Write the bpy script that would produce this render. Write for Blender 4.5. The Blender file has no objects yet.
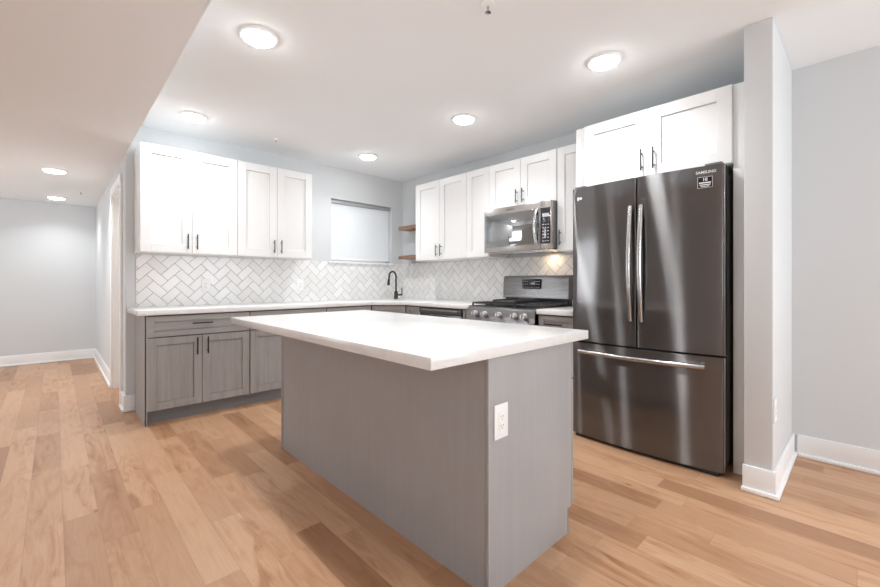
import bpy, bmesh, math, random
from mathutils import Vector, Matrix

sc = bpy.context.scene
COL = sc.collection
PI = math.pi

# ------------------------------------------------------------------ camera
cam_d = bpy.data.cameras.new('camera')
cam = bpy.data.objects.new('camera', cam_d)
COL.objects.link(cam)
cam.location = (0, 0, 1.145)
cam.rotation_euler = (PI / 2, 0, math.radians(46.4376 - 90))
cam_d.sensor_width = 36
cam_d.lens = 405.5 / 880 * 36
cam_d.shift_y = (281.7 - 293.5) / 880
cam_d.clip_start = 0.02
sc.camera = cam

# ------------------------------------------------------------------ world, daylight, exposure
world = bpy.data.worlds.new('world')
sc.world = world
world.use_nodes = True
bg = world.node_tree.nodes['Background']
bg.inputs['Color'].default_value = (0.75, 0.87, 1.0, 1)
bg.inputs['Strength'].default_value = 1.4


def area(name, loc, rot, sx, sy, power, color):
    d = bpy.data.lights.new(name, 'AREA')
    d.shape = 'RECTANGLE'
    d.size, d.size_y = sx, sy
    d.energy = power
    d.color = color
    o = bpy.data.objects.new(name, d)
    o.location, o.rotation_euler = loc, rot
    COL.objects.link(o)
    return o


# daylight entering by the living-room windows behind the photographer, then an added hallway fill
area('daylight_left_window', (-1.25, -2.95, 1.45), (math.radians(120), 0, math.radians(12)), 1.5, 1.5, 62, (0.96, 0.98, 1.0))
area('daylight_right_window', (2.65, -2.95, 1.45), (math.radians(82), 0, math.radians(14)), 1.4, 1.5, 70, (0.95, 0.975, 1.0))
area('hallway_fill_light', (-2.75, 6.0, 1.45), (0, math.radians(-112), 0), 1.5, 1.6, 34, (0.95, 0.98, 1.0))  # fill added out of view to brighten the lowered ceiling and hallway

LAMP_W = 5.4
sc.view_settings.view_transform = 'Standard'
sc.view_settings.look = 'None'
sc.view_settings.exposure = 0.2
sc.view_settings.gamma = 1
sc.view_settings.use_curve_mapping = False
sc.cycles.use_denoising = True
sc.cycles.max_bounces = 12
sc.cycles.diffuse_bounces = 8
sc.cycles.sample_clamp_indirect = 6


# ------------------------------------------------------------------ materials
def mat(name, color, rough=0.5, metal=0.0, spec=0.5, coat=0.0):
    m = bpy.data.materials.new(name)
    m.use_nodes = True
    b = m.node_tree.nodes['Principled BSDF']
    b.inputs['Base Color'].default_value = (*color, 1)
    b.inputs['Roughness'].default_value = rough
    b.inputs['Metallic'].default_value = metal
    b.inputs['Specular IOR Level'].default_value = spec
    b.inputs['Coat Weight'].default_value = coat
    return m


def nodes(m):
    nt = m.node_tree
    return nt, nt.nodes, nt.links, nt.nodes['Principled BSDF']


def math_node(nt, op, a=None, b=None, c=None):
    n = nt.nodes.new('ShaderNodeMath')
    n.operation = op
    for i, v in enumerate((a, b, c)):
        if v is None:
            continue
        if isinstance(v, (int, float)):
            n.inputs[i].default_value = v
        else:
            nt.links.new(v, n.inputs[i])
    return n.outputs[0]


def ramp(nt, fac, stops):
    r = nt.nodes.new('ShaderNodeValToRGB')
    el = r.color_ramp.elements
    while len(el) < len(stops):
        el.new(0.5)
    for e, (p, c) in zip(el, stops):
        e.position = p
        e.color = (*c, 1)
    nt.links.new(fac, r.inputs[0])
    return r.outputs[0]


def noise(nt, vec, scale, detail=3, rough=0.55, dist=0.0):
    n = nt.nodes.new('ShaderNodeTexNoise')
    n.inputs['Scale'].default_value = scale
    n.inputs['Detail'].default_value = detail
    n.inputs['Roughness'].default_value = rough
    n.inputs['Distortion'].default_value = dist
    nt.links.new(vec, n.inputs['Vector'])
    return n.outputs[0]


def mapping(nt, vec, scale, loc=(0, 0, 0)):
    n = nt.nodes.new('ShaderNodeMapping')
    n.inputs['Scale'].default_value = scale
    n.inputs['Location'].default_value = loc
    nt.links.new(vec, n.inputs[0])
    return n.outputs[0]


def objco(nt):
    return nt.nodes.new('ShaderNodeTexCoord').outputs['Object']


def mix(nt, fac, a, b, blend='MIX'):
    n = nt.nodes.new('ShaderNodeMix')
    n.data_type = 'RGBA'
    n.blend_type = blend
    for sock, v in ((n.inputs[0], fac), (n.inputs[6], a), (n.inputs[7], b)):
        if isinstance(v, (int, float)):
            sock.default_value = v
        elif isinstance(v, tuple):
            sock.default_value = (*v, 1)
        else:
            nt.links.new(v, sock)
    return n.outputs[2]


def bump(nt, h, bsdf, strength, dist=0.002):
    n = nt.nodes.new('ShaderNodeBump')
    n.inputs['Strength'].default_value = strength
    n.inputs['Distance'].default_value = dist
    nt.links.new(h, n.inputs['Height'])
    nt.links.new(n.outputs[0], bsdf.inputs['Normal'])


def paint(name, color, rough=0.6, spec=0.3):
    m = mat(name, color, rough, spec=spec)
    nt, N, L, b = nodes(m)
    bump(nt, noise(nt, objco(nt), 220, 2), b, 0.04, 0.001)
    return m


M = {}
M['wall'] = paint('wall_paint_pale_grey', (0.64, 0.663, 0.677), 0.6)
M['ceil'] = paint('ceiling_paint', (0.86, 0.885, 0.90), 0.8)
M['trim'] = paint('trim_paint_white', (0.86, 0.87, 0.88), 0.35, 0.45)
M['white_cab'] = paint('white_cabinet_paint', (0.84, 0.85, 0.85), 0.35, 0.45)
M['door_warm_lit'] = paint('door_white_warm_lit', (0.84, 0.79, 0.74), 0.5)  # warm light of the room beyond the doorway is put into this colour
M['plastic'] = mat('white_plastic', (0.86, 0.87, 0.88), 0.3)
M['slot'] = mat('outlet_slot_dark', (0.05, 0.05, 0.05), 0.6)
M['pull'] = mat('dark_pull_metal', (0.035, 0.033, 0.032), 0.32, 0.6)
M['pull_bright'] = mat('gunmetal_pull', (0.10, 0.097, 0.095), 0.28, 0.9)
M['black'] = mat('matte_black', (0.02, 0.02, 0.02), 0.45)
M['iron'] = mat('cast_iron', (0.05, 0.05, 0.052), 0.45)
M['glass_black'] = mat('black_glass', (0.02, 0.02, 0.022), 0.07, spec=0.9)
M['glass_mirror'] = mat('mirrored_oven_glass', (0.36, 0.37, 0.375), 0.06, 1.0)
M['display'] = mat('display_glass', (0.012, 0.014, 0.018), 0.1)
M['keys'] = mat('key_print', (0.55, 0.57, 0.6), 0.5)
M['letter'] = mat('silver_lettering', (0.85, 0.85, 0.86), 0.35)
M['fridge_side'] = mat('fridge_side_grey', (0.17, 0.167, 0.168), 0.35)
M['chrome'] = mat('chrome', (0.72, 0.72, 0.73), 0.16, 1.0)
M['grout'] = mat('grout_grey', (0.20, 0.195, 0.19), 0.9)
M['blind'] = mat('blind_fabric', (0.78, 0.82, 0.85), 0.8)
M['blind_rail'] = mat('blind_rail_grey', (0.42, 0.44, 0.46), 0.4, 0.4)
M['faucet'] = mat('faucet_black', (0.022, 0.022, 0.023), 0.35, 0.3)

m = mat('window_pane_glass', (1, 1, 1), 0.0)
m.node_tree.nodes['Principled BSDF'].inputs['Transmission Weight'].default_value = 1.0
M['pane'] = m

# white gloss tile, very slight tone change from tile to tile
m = mat('white_gloss_tile', (0.84, 0.84, 0.83), 0.26)
nt, N, L, b = nodes(m)
geo = N.new('ShaderNodeNewGeometry')
L.new(ramp(nt, geo.outputs['Random Per Island'], [(0, (0.78, 0.78, 0.77)), (1, (0.87, 0.87, 0.865))]), b.inputs['Base Color'])
bump(nt, noise(nt, objco(nt), 14, 2), b, 0.12, 0.004)
M['tile'] = m

# white quartz with faint veins
m = mat('white_quartz', (0.85, 0.85, 0.845), 0.2)
nt, N, L, b = nodes(m)
v = noise(nt, objco(nt), 2.2, 6, 0.6, 1.2)
vein = math_node(nt, 'ABSOLUTE', math_node(nt, 'SUBTRACT', v, 0.5))
fine = noise(nt, objco(nt), 40, 3)
base = ramp(nt, vein, [(0.0, (0.72, 0.715, 0.71)), (0.018, (0.755, 0.755, 0.75)), (0.07, (0.77, 0.77, 0.77))])
L.new(mix(nt, 0.12, base, ramp(nt, fine, [(0.35, (0.66, 0.66, 0.66)), (0.6, (0.80, 0.80, 0.80))])), b.inputs['Base Color'])
M['quartz'] = m


def grey_wood(name, tint, horizontal=False, contrast=1.0):
    m = mat(name, tint, 0.45, spec=0.35)
    nt, N, L, b = nodes(m)
    sc_ = (1.6, 30, 30) if horizontal else (30, 30, 1.6)
    co = mapping(nt, objco(nt), sc_)
    n1 = noise(nt, co, 1.0, 5, 0.6, 0.6)
    n2 = noise(nt, mapping(nt, objco(nt), tuple(s * 4.5 for s in sc_)), 1.0, 3, 0.6)
    big = noise(nt, objco(nt), 3.0, 2)
    lo = tuple(c * (1 - 0.30 * contrast) for c in tint)
    hi = tuple(min(1, c * (1 + 0.16 * contrast)) for c in tint)
    c1 = ramp(nt, n1, [(0.28, lo), (0.62, hi)])
    c2 = mix(nt, 0.35 * contrast, c1, ramp(nt, n2, [(0.3, lo), (0.65, hi)]))
    c3 = mix(nt, 0.35, c2, ramp(nt, big, [(0.3, tuple(c * 0.9 for c in tint)), (0.7, tuple(c * 1.08 for c in tint))]))
    L.new(c3, b.inputs['Base Color'])
    bump(nt, n2, b, 0.08, 0.001)
    return m


M['grey_cab'] = grey_wood('grey_stained_maple', (0.335, 0.325, 0.318), contrast=0.9)
M['grey_rail'] = grey_wood('grey_stained_maple_crosswise', (0.335, 0.325, 0.318), True, 0.9)
M['grey_panel'] = grey_wood('grey_island_panel', (0.36, 0.356, 0.357), contrast=0.2)
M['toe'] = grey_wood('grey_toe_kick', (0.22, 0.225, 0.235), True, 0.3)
M['carcass'] = mat('cabinet_carcass_dark', (0.07, 0.065, 0.06), 0.7)
m = grey_wood('shelf_wood_brown', (0.27, 0.16, 0.10), False, 1.1)
M['shelf'] = m


# brushed steels: horizontal grain, so highlights stretch up and down
def steel(name, color, rough, aniso=0.85):
    m = mat(name, color, rough, 1.0)
    nt, N, L, b = nodes(m)
    t = N.new('ShaderNodeTangent')
    t.direction_type = 'RADIAL'
    t.axis = 'Z'
    L.new(t.outputs[0], b.inputs['Tangent'])
    b.inputs['Anisotropic'].default_value = aniso
    b.inputs['Anisotropic Rotation'].default_value = 0.25
    n = noise(nt, mapping(nt, objco(nt), (2, 2, 500)), 1.0, 2)
    L.new(math_node(nt, 'MULTIPLY_ADD', n, 0.06, rough - 0.03), b.inputs['Roughness'])
    return m




def streaked_steel(name, color, sharp, share):
    """brushed sheet with a clear lacquer: a crisp reflection mixed with one smeared up and down"""
    m = bpy.data.materials.new(name)
    m.use_nodes = True
    nt = m.node_tree
    nt.nodes.remove(nt.nodes['Principled BSDF'])
    out = nt.nodes['Material Output']
    t = nt.nodes.new('ShaderNodeTangent')
    t.direction_type = 'RADIAL'
    t.axis = 'Z'
    a = nt.nodes.new('ShaderNodeBsdfAnisotropic')
    a.distribution = 'GGX'
    a.inputs['Color'].default_value = (*color, 1)
    a.inputs['Roughness'].default_value = 0.30
    a.inputs['Anisotropy'].default_value = 0.87
    nt.links.new(t.outputs[0], a.inputs['Tangent'])
    g = nt.nodes.new('ShaderNodeBsdfAnisotropic')
    g.distribution = 'GGX'
    g.inputs['Color'].default_value = (*color, 1)
    g.inputs['Roughness'].default_value = sharp
    mx = nt.nodes.new('ShaderNodeMixShader')
    mx.inputs[0].default_value = share
    nt.links.new(a.outputs[0], mx.inputs[1])
    nt.links.new(g.outputs[0], mx.inputs[2])
    nt.links.new(mx.outputs[0], out.inputs[0])
    return m


M['dark_steel'] = streaked_steel('black_stainless_steel', (0.205, 0.197, 0.197), 0.11, 0.38)
M['range_steel'] = steel('range_dark_steel', (0.20, 0.195, 0.197), 0.28, 0.8)
M['steel'] = steel('stainless_steel', (0.47, 0.445, 0.43), 0.25, 0.0)
M['knob'] = mat('knob_steel', (0.66, 0.65, 0.65), 0.38, 0.85)
M['handle_steel'] = mat('handle_steel', (0.50, 0.49, 0.49), 0.24, 1.0)

# lamp lens
m = bpy.data.materials.new('lamp_lens')
m.use_nodes = True
nt, N, L, b = nodes(m)
b.inputs['Base Color'].default_value = (0.9, 0.9, 0.9, 1)
b.inputs['Emission Color'].default_value = (0.97, 0.985, 1.0, 1)
b.inputs['Emission Strength'].default_value = 48.0
M['lens'] = m
M['lens_soft'] = m.copy()
M['lens_soft'].node_tree.nodes['Principled BSDF'].inputs['Emission Strength'].default_value = 13.0

# maple floor: boards run along y, 127 mm wide, random lengths
m = mat('maple_floor', (0.55, 0.36, 0.22), 0.36, spec=0.4)
nt, N, L, b = nodes(m)
co = objco(nt)
sep = N.new('ShaderNodeSeparateXYZ')
L.new(co, sep.inputs[0])
X, Y = sep.outputs[0], sep.outputs[1]
u = math_node(nt, 'DIVIDE', math_node(nt, 'ADD', X, 20.035), 0.127)
row = math_node(nt, 'FLOOR', u)
fu = math_node(nt, 'FRACT', u)


def wn(vx, vy=None, off=0.0):
    c = N.new('ShaderNodeCombineXYZ')
    L.new(math_node(nt, 'ADD', vx, off), c.inputs[0])
    if vy is not None:
        L.new(vy, c.inputs[1])
    w = N.new('ShaderNodeTexWhiteNoise')
    w.noise_dimensions = '3D'
    L.new(c.outputs[0], w.inputs['Vector'])
    return w.outputs['Value']


length = math_node(nt, 'MULTIPLY_ADD', wn(row, None, 0.37), 0.75, 0.62)
vv = math_node(nt, 'ADD', math_node(nt, 'DIVIDE', math_node(nt, 'ADD', Y, 30.0), length), math_node(nt, 'MULTIPLY', wn(row, None, 5.21), 9.0))
idx = math_node(nt, 'FLOOR', vv)
fv = math_node(nt, 'FRACT', vv)
rnd = wn(row, idx)
rnd2 = wn(row, idx, 11.7)
# grain coordinates, shifted per board
gc = N.new('ShaderNodeCombineXYZ')
L.new(math_node(nt, 'MULTIPLY', X, 9.0), gc.inputs[0])
L.new(math_node(nt, 'MULTIPLY', Y, 1.5), gc.inputs[1])
L.new(math_node(nt, 'MULTIPLY', rnd, 60.0), gc.inputs[2])
g1 = noise(nt, gc.outputs[0], 1.6, 5, 0.6, 1.4)
gf = N.new('ShaderNodeCombineXYZ')
L.new(math_node(nt, 'MULTIPLY', X, 110.0), gf.inputs[0])
L.new(math_node(nt, 'MULTIPLY', Y, 5.0), gf.inputs[1])
L.new(math_node(nt, 'MULTIPLY', rnd, 60.0), gf.inputs[2])
g2 = noise(nt, gf.outputs[0], 1.0, 3, 0.6, 0.3)
tone = ramp(nt, rnd, [(0.0, (0.375, 0.205, 0.115)), (0.12, (0.42, 0.237, 0.135)), (0.26, (0.49, 0.288, 0.170)), (0.65, (0.535, 0.325, 0.198)), (1.0, (0.58, 0.365, 0.228))])
heart = ramp(nt, g1, [(0.44, (1, 1, 1)), (0.58, (0.86, 0.78, 0.70)), (0.70, (0.62, 0.49, 0.39))])
amount = math_node(nt, 'MULTIPLY_ADD', rnd2, 0.85, 0.15)
c = mix(nt, amount, tone, mix(nt, 1.0, tone, heart, 'MULTIPLY'))
c = mix(nt, 1.0, c, ramp(nt, g2, [(0.3, (0.93, 0.92, 0.91)), (0.7, (1.03, 1.03, 1.03))]), 'MULTIPLY')
# small mineral flecks and knots
kc = N.new('ShaderNodeCombineXYZ')
L.new(math_node(nt, 'MULTIPLY', X, 5.0), kc.inputs[0])
L.new(math_node(nt, 'MULTIPLY', Y, 2.2), kc.inputs[1])
vor = N.new('ShaderNodeTexVoronoi')
vor.inputs['Scale'].default_value = 1.0
L.new(kc.outputs[0], vor.inputs['Vector'])
sepc = N.new('ShaderNodeSeparateColor')
L.new(vor.outputs['Color'], sepc.inputs[0])
fleck = math_node(nt, 'MULTIPLY', math_node(nt, 'LESS_THAN', vor.outputs['Distance'], 0.055), math_node(nt, 'GREATER_THAN', sepc.outputs[0], 0.72))
c = mix(nt, math_node(nt, 'MULTIPLY', fleck, 0.65), c, (0.16, 0.085, 0.04))
# joints
eu = math_node(nt, 'MULTIPLY', math_node(nt, 'MINIMUM', fu, math_node(nt, 'SUBTRACT', 1.0, fu)), 0.127)
ev = math_node(nt, 'MULTIPLY', math_node(nt, 'MINIMUM', fv, math_node(nt, 'SUBTRACT', 1.0, fv)), length)
e = math_node(nt, 'MINIMUM', eu, ev)
seam = math_node(nt, 'SUBTRACT', 1.0, math_node(nt, 'DIVIDE', e, 0.0016))
seam = math_node(nt, 'MAXIMUM', seam, 0.0)
c = mix(nt, math_node(nt, 'MULTIPLY', seam, 0.55), c, (0.24, 0.14, 0.075))
L.new(c, b.inputs['Base Color'])
bump(nt, math_node(nt, 'SUBTRACT', math_node(nt, 'MULTIPLY', g2, 0.15), seam), b, 0.25, 0.001)
M['floor'] = m


# ------------------------------------------------------------------ mesh helpers
class B:
    """collects shapes into one bmesh"""

    def __init__(self):
        self.bm = bmesh.new()

    def box(self, x0, x1, y0, y1, z0, z1, bev=0.0, seg=2):
        x0, x1 = min(x0, x1), max(x0, x1)
        y0, y1 = min(y0, y1), max(y0, y1)
        z0, z1 = min(z0, z1), max(z0, z1)
        t = bmesh.new()
        vs = [t.verts.new(p) for p in ((x0, y0, z0), (x1, y0, z0), (x1, y1, z0), (x0, y1, z0), (x0, y0, z1), (x1, y0, z1), (x1, y1, z1), (x0, y1, z1))]
        for f in ((0, 3, 2, 1), (4, 5, 6, 7), (0, 1, 5, 4), (1, 2, 6, 5), (2, 3, 7, 6), (3, 0, 4, 7)):
            t.faces.new([vs[i] for i in f])
        if bev > 0:
            bmesh.ops.bevel(t, geom=t.edges[:], offset=bev, segments=seg, affect='EDGES', profile=0.5)
        self._merge(t)
        return self

    def _merge(self, t, mtx=None):
        me = bpy.data.meshes.new('tmp')
        if mtx is not None:
            bmesh.ops.transform(t, matrix=mtx, verts=t.verts[:])
        t.to_mesh(me)
        t.free()
        self.bm.from_mesh(me)
        bpy.data.meshes.remove(me)

    def lathe(self, prof, seg=32, mtx=None):
        """prof: (radius, height) pairs about z; capped where radius is 0"""
        t = bmesh.new()
        rings = []
        for r, z in prof:
            if r < 1e-6:
                rings.append([t.verts.new((0, 0, z))])
            else:
                rings.append([t.verts.new((r * math.cos(2 * PI * i / seg), r * math.sin(2 * PI * i / seg), z)) for i in range(seg)])
        for a, b_ in zip(rings, rings[1:]):
            for i in range(seg):
                j = (i + 1) % seg
                if len(a) == 1 and len(b_) == 1:
                    continue
                if len(a) == 1:
                    t.faces.new((a[0], b_[i], b_[j]))
                elif len(b_) == 1:
                    t.faces.new((a[i], b_[0], a[j]))
                else:
                    t.faces.new((a[i], b_[i], b_[j], a[j]))
        bmesh.ops.recalc_face_normals(t, faces=t.faces[:])
        self._merge(t, mtx)
        return self

    def cyl(self, p, axis, r, length, seg=24, bev=0.0):
        d = {'x': Vector((1, 0, 0)), 'y': Vector((0, 1, 0)), 'z': Vector((0, 0, 1))}[axis] if isinstance(axis, str) else Vector(axis).normalized()
        q = Vector((0, 0, 1)).rotation_difference(d).to_matrix().to_4x4()
        e = min(bev, r * 0.5) if bev else 0
        prof = [(0, 0), (r - e, 0), (r, e), (r, length - e), (r - e, length), (0, length)] if e else [(0, 0), (r, 0), (r, length), (0, length)]
        return self.lathe(prof, seg, Matrix.Translation(p) @ q)

    def tube(self, pts, r, seg=12, cap=True):
        """round bar swept along points; r may be a list"""
        t = bmesh.new()
        pts = [Vector(p) for p in pts]
        rs = r if isinstance(r, (list, tuple)) else [r] * len(pts)
        prev = None
        rings = []
        for i, p in enumerate(pts):
            d = (pts[min(i + 1, len(pts) - 1)] - pts[max(i - 1, 0)]).normalized()
            if prev is None:
                up = Vector((0, 0, 1)) if abs(d.z) < 0.9 else Vector((1, 0, 0))
                a = d.cross(up).normalized()
            else:
                a = (prev - d * prev.dot(d)).normalized()
            prev = a
            c_ = d.cross(a)
            rings.append([t.verts.new(p + (a * math.cos(2 * PI * k / seg) + c_ * math.sin(2 * PI * k / seg)) * rs[i]) for k in range(seg)])
        for a, b_ in zip(rings, rings[1:]):
            for k in range(seg):
                t.faces.new((a[k], a[(k + 1) % seg], b_[(k + 1) % seg], b_[k]))
        if cap:
            t.faces.new(rings[0][::-1])
            t.faces.new(rings[-1])
        bmesh.ops.recalc_face_normals(t, faces=t.faces[:])
        self._merge(t)
        return self

    def prism(self, outline, z0, z1, bev=0.0, axis='z'):
        """closed outline extruded; axis z: outline is (x, y); axis x: (y, z); axis y: (x, z)"""
        t = bmesh.new()

        def P(a, b_, h):
            return {'z': (a, b_, h), 'x': (h, a, b_), 'y': (a, h, b_)}[axis]
        lo = [t.verts.new(P(a, b_, z0)) for a, b_ in outline]
        hi = [t.verts.new(P(a, b_, z1)) for a, b_ in outline]
        n = len(outline)
        t.faces.new(lo[::-1])
        t.faces.new(hi)
        for i in range(n):
            j = (i + 1) % n
            t.faces.new((lo[i], lo[j], hi[j], hi[i]))
        bmesh.ops.recalc_face_normals(t, faces=t.faces[:])
        if bev:
            ed = [e for e in t.edges if len(e.link_faces) == 2 and e.calc_face_angle(0) > 0.6]
            bmesh.ops.bevel(t, geom=ed, offset=bev, segments=2, affect='EDGES', profile=0.5)
        self._merge(t)
        return self


def build(name, b_, material, parent=None, smooth=True, angle=35):
    me = bpy.data.meshes.new(name)
    b_.bm.to_mesh(me)
    b_.bm.free()
    me.materials.append(material)
    if smooth:
        me.polygons.foreach_set('use_smooth', [True] * len(me.polygons))
        me.set_sharp_from_angle(angle=math.radians(angle))
    o = bpy.data.objects.new(name, me)
    COL.objects.link(o)
    if parent is not None:
        o.parent = parent
    return o


def tag(o, label, cat, group=None):
    o['label'] = label
    o['category'] = cat
    if group:
        o['group'] = group
    return o


def thing(name, label, cat, loc=(0, 0, 0), rotz=0.0, group=None):
    o = bpy.data.objects.new(name, None)
    o.empty_display_size = 0.1
    COL.objects.link(o)
    o.location = loc
    o.rotation_euler = (0, 0, rotz)
    return tag(o, label, cat, group)


def struct(name, b_, material, parent=None, smooth=False):
    o = build(name, b_, material, parent, smooth)
    if parent is None:
        o['kind'] = 'structure'
    return o


def copy_tree(o, parent=None):
    c_ = o.copy()
    COL.objects.link(c_)
    c_.parent = parent
    for ch in list(o.children):
        copy_tree(ch, c_)
    return c_


def text_mesh(body, size, material, name, parent, loc, rot=(PI / 2, 0, 0), align='CENTER', bold=0.0):
    cu = bpy.data.curves.new(name, 'FONT')
    cu.body = body
    cu.size = size
    cu.align_x = align
    cu.align_y = 'CENTER'
    cu.extrude = 0.0004
    cu.offset = bold
    t = bpy.data.objects.new(name + '_curve', cu)
    COL.objects.link(t)
    dg = bpy.context.evaluated_depsgraph_get()
    me = bpy.data.meshes.new_from_object(t.evaluated_get(dg))
    bpy.data.objects.remove(t)
    bpy.data.curves.remove(cu)
    me.materials.clear()
    me.materials.append(material)
    o = bpy.data.objects.new(name, me)
    COL.objects.link(o)
    o.parent = parent
    o.location = loc
    o.rotation_euler = rot
    return o


# ------------------------------------------------------------------ room shell
XR, YW, XC = 3.55, 4.50, 0.455           # range wall, window wall, outside corner of the hallway
XL, YB, YE = -2.8, -3.0, 8.0             # living-room side wall, wall behind the photographer, hallway end
ZK, ZL = 2.55, 2.27                      # kitchen ceiling, lower ceiling

struct('floor', B().box(XL - .1, XR + .1, YB - .1, YE + .1, -0.1, 0), M['floor'])
struct('ceiling', B().box(XC, XR + .1, YB - .1, YW + .12, ZK, ZK + .1), M['ceil'])
struct('ceiling_lowered', B().box(XL - .1, XC, YB - .1, YE + .1, ZL, ZK + .1), M['ceil'])

WX0, WX1, WZ0, WZ1 = 2.445, 3.36, 1.392, 2.165     # kitchen window opening
wb = B()
wb.box(XC, WX0, YW, YW + .12, 0, ZK).box(WX1, XR + .1, YW, YW + .12, 0, ZK)
wb.box(WX0, WX1, YW, YW + .12, 0, WZ0).box(WX0, WX1, YW, YW + .12, WZ1, ZK)
struct('wall_window', wb, M['wall'])
struct('wall_right', B().box(XR, XR + .1, YB - .1, YW, 0, ZK), M['wall'])
struct('wall_stub', B().box(2.757, XR, 0.341, 0.466, 0, ZK, 0.004), M['wall'], smooth=True)
DY0, DY1, DZ = 4.80, 5.56, 2.06                     # doorway in the hallway wall
wb = B().box(XC, XC + .12, YW + .12, DY0, 0, ZL).box(XC, XC + .12, DY1, YE, 0, ZL).box(XC, XC + .12, DY0, DY1, DZ, ZL)
struct('wall_hallway', wb, M['wall'])
struct('wall_end', B().box(XL - .1, XC + .12, YE, YE + .1, 0, ZL), M['wall'])
# living-room walls with the daylight windows and an added side opening for fill
SW = (5.2, 6.8)
wb = B().box(XL - .1, XL, YB, SW[0], 0, ZL).box(XL - .1, XL, SW[1], YE, 0, ZL)
wb.box(XL - .1, XL, SW[0], SW[1], 0, .7).box(XL - .1, XL, SW[0], SW[1], 2.2, ZL)
struct('wall_left', wb, M['wall'])
wb = B()
xs = [XL, -2.0, -0.5, 1.9, 3.4, XR]
for i in range(5):
    if i in (1, 3):
        wb.box(xs[i], xs[i + 1], YB - .1, YB, 0, .7).box(xs[i], xs[i + 1], YB - .1, YB, 2.2, ZL if i == 1 else ZK)
    else:
        wb.box(xs[i], xs[i + 1], YB - .1, YB, 0, ZL if xs[i + 1] < 0.5 else ZK)
struct('wall_back', wb, M['wall'])


def window_frame(bm, x0, x1, y0, y1, z0, z1, t=0.05, along='x'):
    if along == 'x':
        bm.box(x0, x0 + t, y0, y1, z0, z1).box(x1 - t, x1, y0, y1, z0, z1)
        bm.box(x0, x1, y0, y1, z0, z0 + t).box(x0, x1, y0, y1, z1 - t, z1).box(x0, x1, y0, y1, (z0 + z1) / 2 - t / 2, (z0 + z1) / 2 + t / 2)
    else:
        bm.box(x0, x1, y0, y0 + t, z0, z1).box(x0, x1, y1 - t, y1, z0, z1)
        bm.box(x0, x1, y0, y1, z0, z0 + t).box(x0, x1, y0, y1, z1 - t, z1).box(x0, x1, y0, y1, (z0 + z1) / 2 - t / 2, (z0 + z1) / 2 + t / 2)
    return bm


# kitchen window
w1 = struct('window_1', window_frame(B(), WX0, WX1, YW + .086, YW + .118, WZ0, WZ1, 0.045), M['trim'])
struct('pane', B().box(WX0 + .04, WX1 - .04, YW + .100, YW + .104, WZ0 + .04, WZ1 - .04), M['pane'], w1)
struct('sill', B().box(WX0 - .045, WX1 + .02, YW - .03, YW + .085, WZ0 - .018, WZ0 + .004, 0.003), M['trim'], w1)
w2 = struct('window_2', window_frame(B(), -2.0, -0.5, YB - .08, YB - .03, .7, 2.2), M['trim'])
struct('pane', B().box(-1.96, -0.54, YB - .057, YB - .053, .74, 2.16), M['pane'], w2)
w3 = struct('window_3', window_frame(B(), 1.9, 3.4, YB - .08, YB - .03, .7, 2.2), M['trim'])
struct('pane', B().box(1.94, 3.36, YB - .057, YB - .053, .74, 2.16), M['pane'], w3)

w4 = struct('added_side_window', window_frame(B(), XL - .08, XL - .03, SW[0], SW[1], .7, 2.2, along='y'), M['trim'])  # unseen window added to go with the hallway fill
struct('pane', B().box(XL - .057, XL - .053, SW[0] + .04, SW[1] - .04, .74, 2.16), M['pane'], w4)

# hallway door with its casing
cb = B()
cb.box(XC - .018, XC, DY0 - .085, DY0, 0, DZ + .085, 0.004).box(XC - .018, XC, DY1, DY1 + .085, 0, DZ + .085, 0.004).box(XC - .018, XC, DY0 + .0005, DY1 - .0005, DZ, DZ + .085, 0.004)
cb.box(XC, XC + .12, DY0, DY0 + .018, 0, DZ).box(XC, XC + .12, DY1 - .018, DY1, 0, DZ).box(XC, XC + .12, DY0 + .018, DY1 - .018, DZ - .018, DZ)
struct('trim_1', cb, M['trim'], smooth=True)
db = B().box(XC + .085, XC + .115, DY0 + .02, DY1 - .02, 0.01, DZ - .02)
for z0, z1 in ((0.2, 0.9), (1.05, 1.9)):
    db.box(XC + .079, XC + .086, DY0 + .13, DY1 - .13, z0, z1, 0.004)
d1 = struct('door_1', db, M['door_warm_lit'], smooth=True)
struct('knob', B().lathe([(0, 0), (.012, 0), (.012, .03), (.026, .04), (.028, .055), (.018, .068), (0, .07)], 20, Matrix.Translation((XC + .085, DY0 + .09, 0.95)) @ Matrix.Rotation(-PI / 2, 4, 'Y')), M['pull_bright'], d1, True)


# baseboards: flat board, small cap and shoe moulding
def base_run(bm, p0, p1, n, h=0.142, t=0.014, e0=0.0, e1=0.0):
    """p0 to p1 along a wall face whose outward normal is n (axis aligned); e0/e1 lengthen the ends by that many thicknesses"""
    p0, p1, n = Vector(p0), Vector(p1), Vector(n)
    d = (p1 - p0).normalized()
    for a, b_, th, bev in ((0.0, h, t, 0.003), (0.0, 0.024, t + .015, 0.006)):
        q0 = p0 - d * th * e0
        q1 = p1 + d * th * e1
        r0 = q0 + n * th
        xs_, ys_ = sorted((q0.x, q1.x, r0.x, (q1 + n * th).x)), sorted((q0.y, q1.y, r0.y, (q1 + n * th).y))
        bm.box(xs_[0], xs_[-1], ys_[0], ys_[-1], a + 0.0005, b_, bev)


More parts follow.
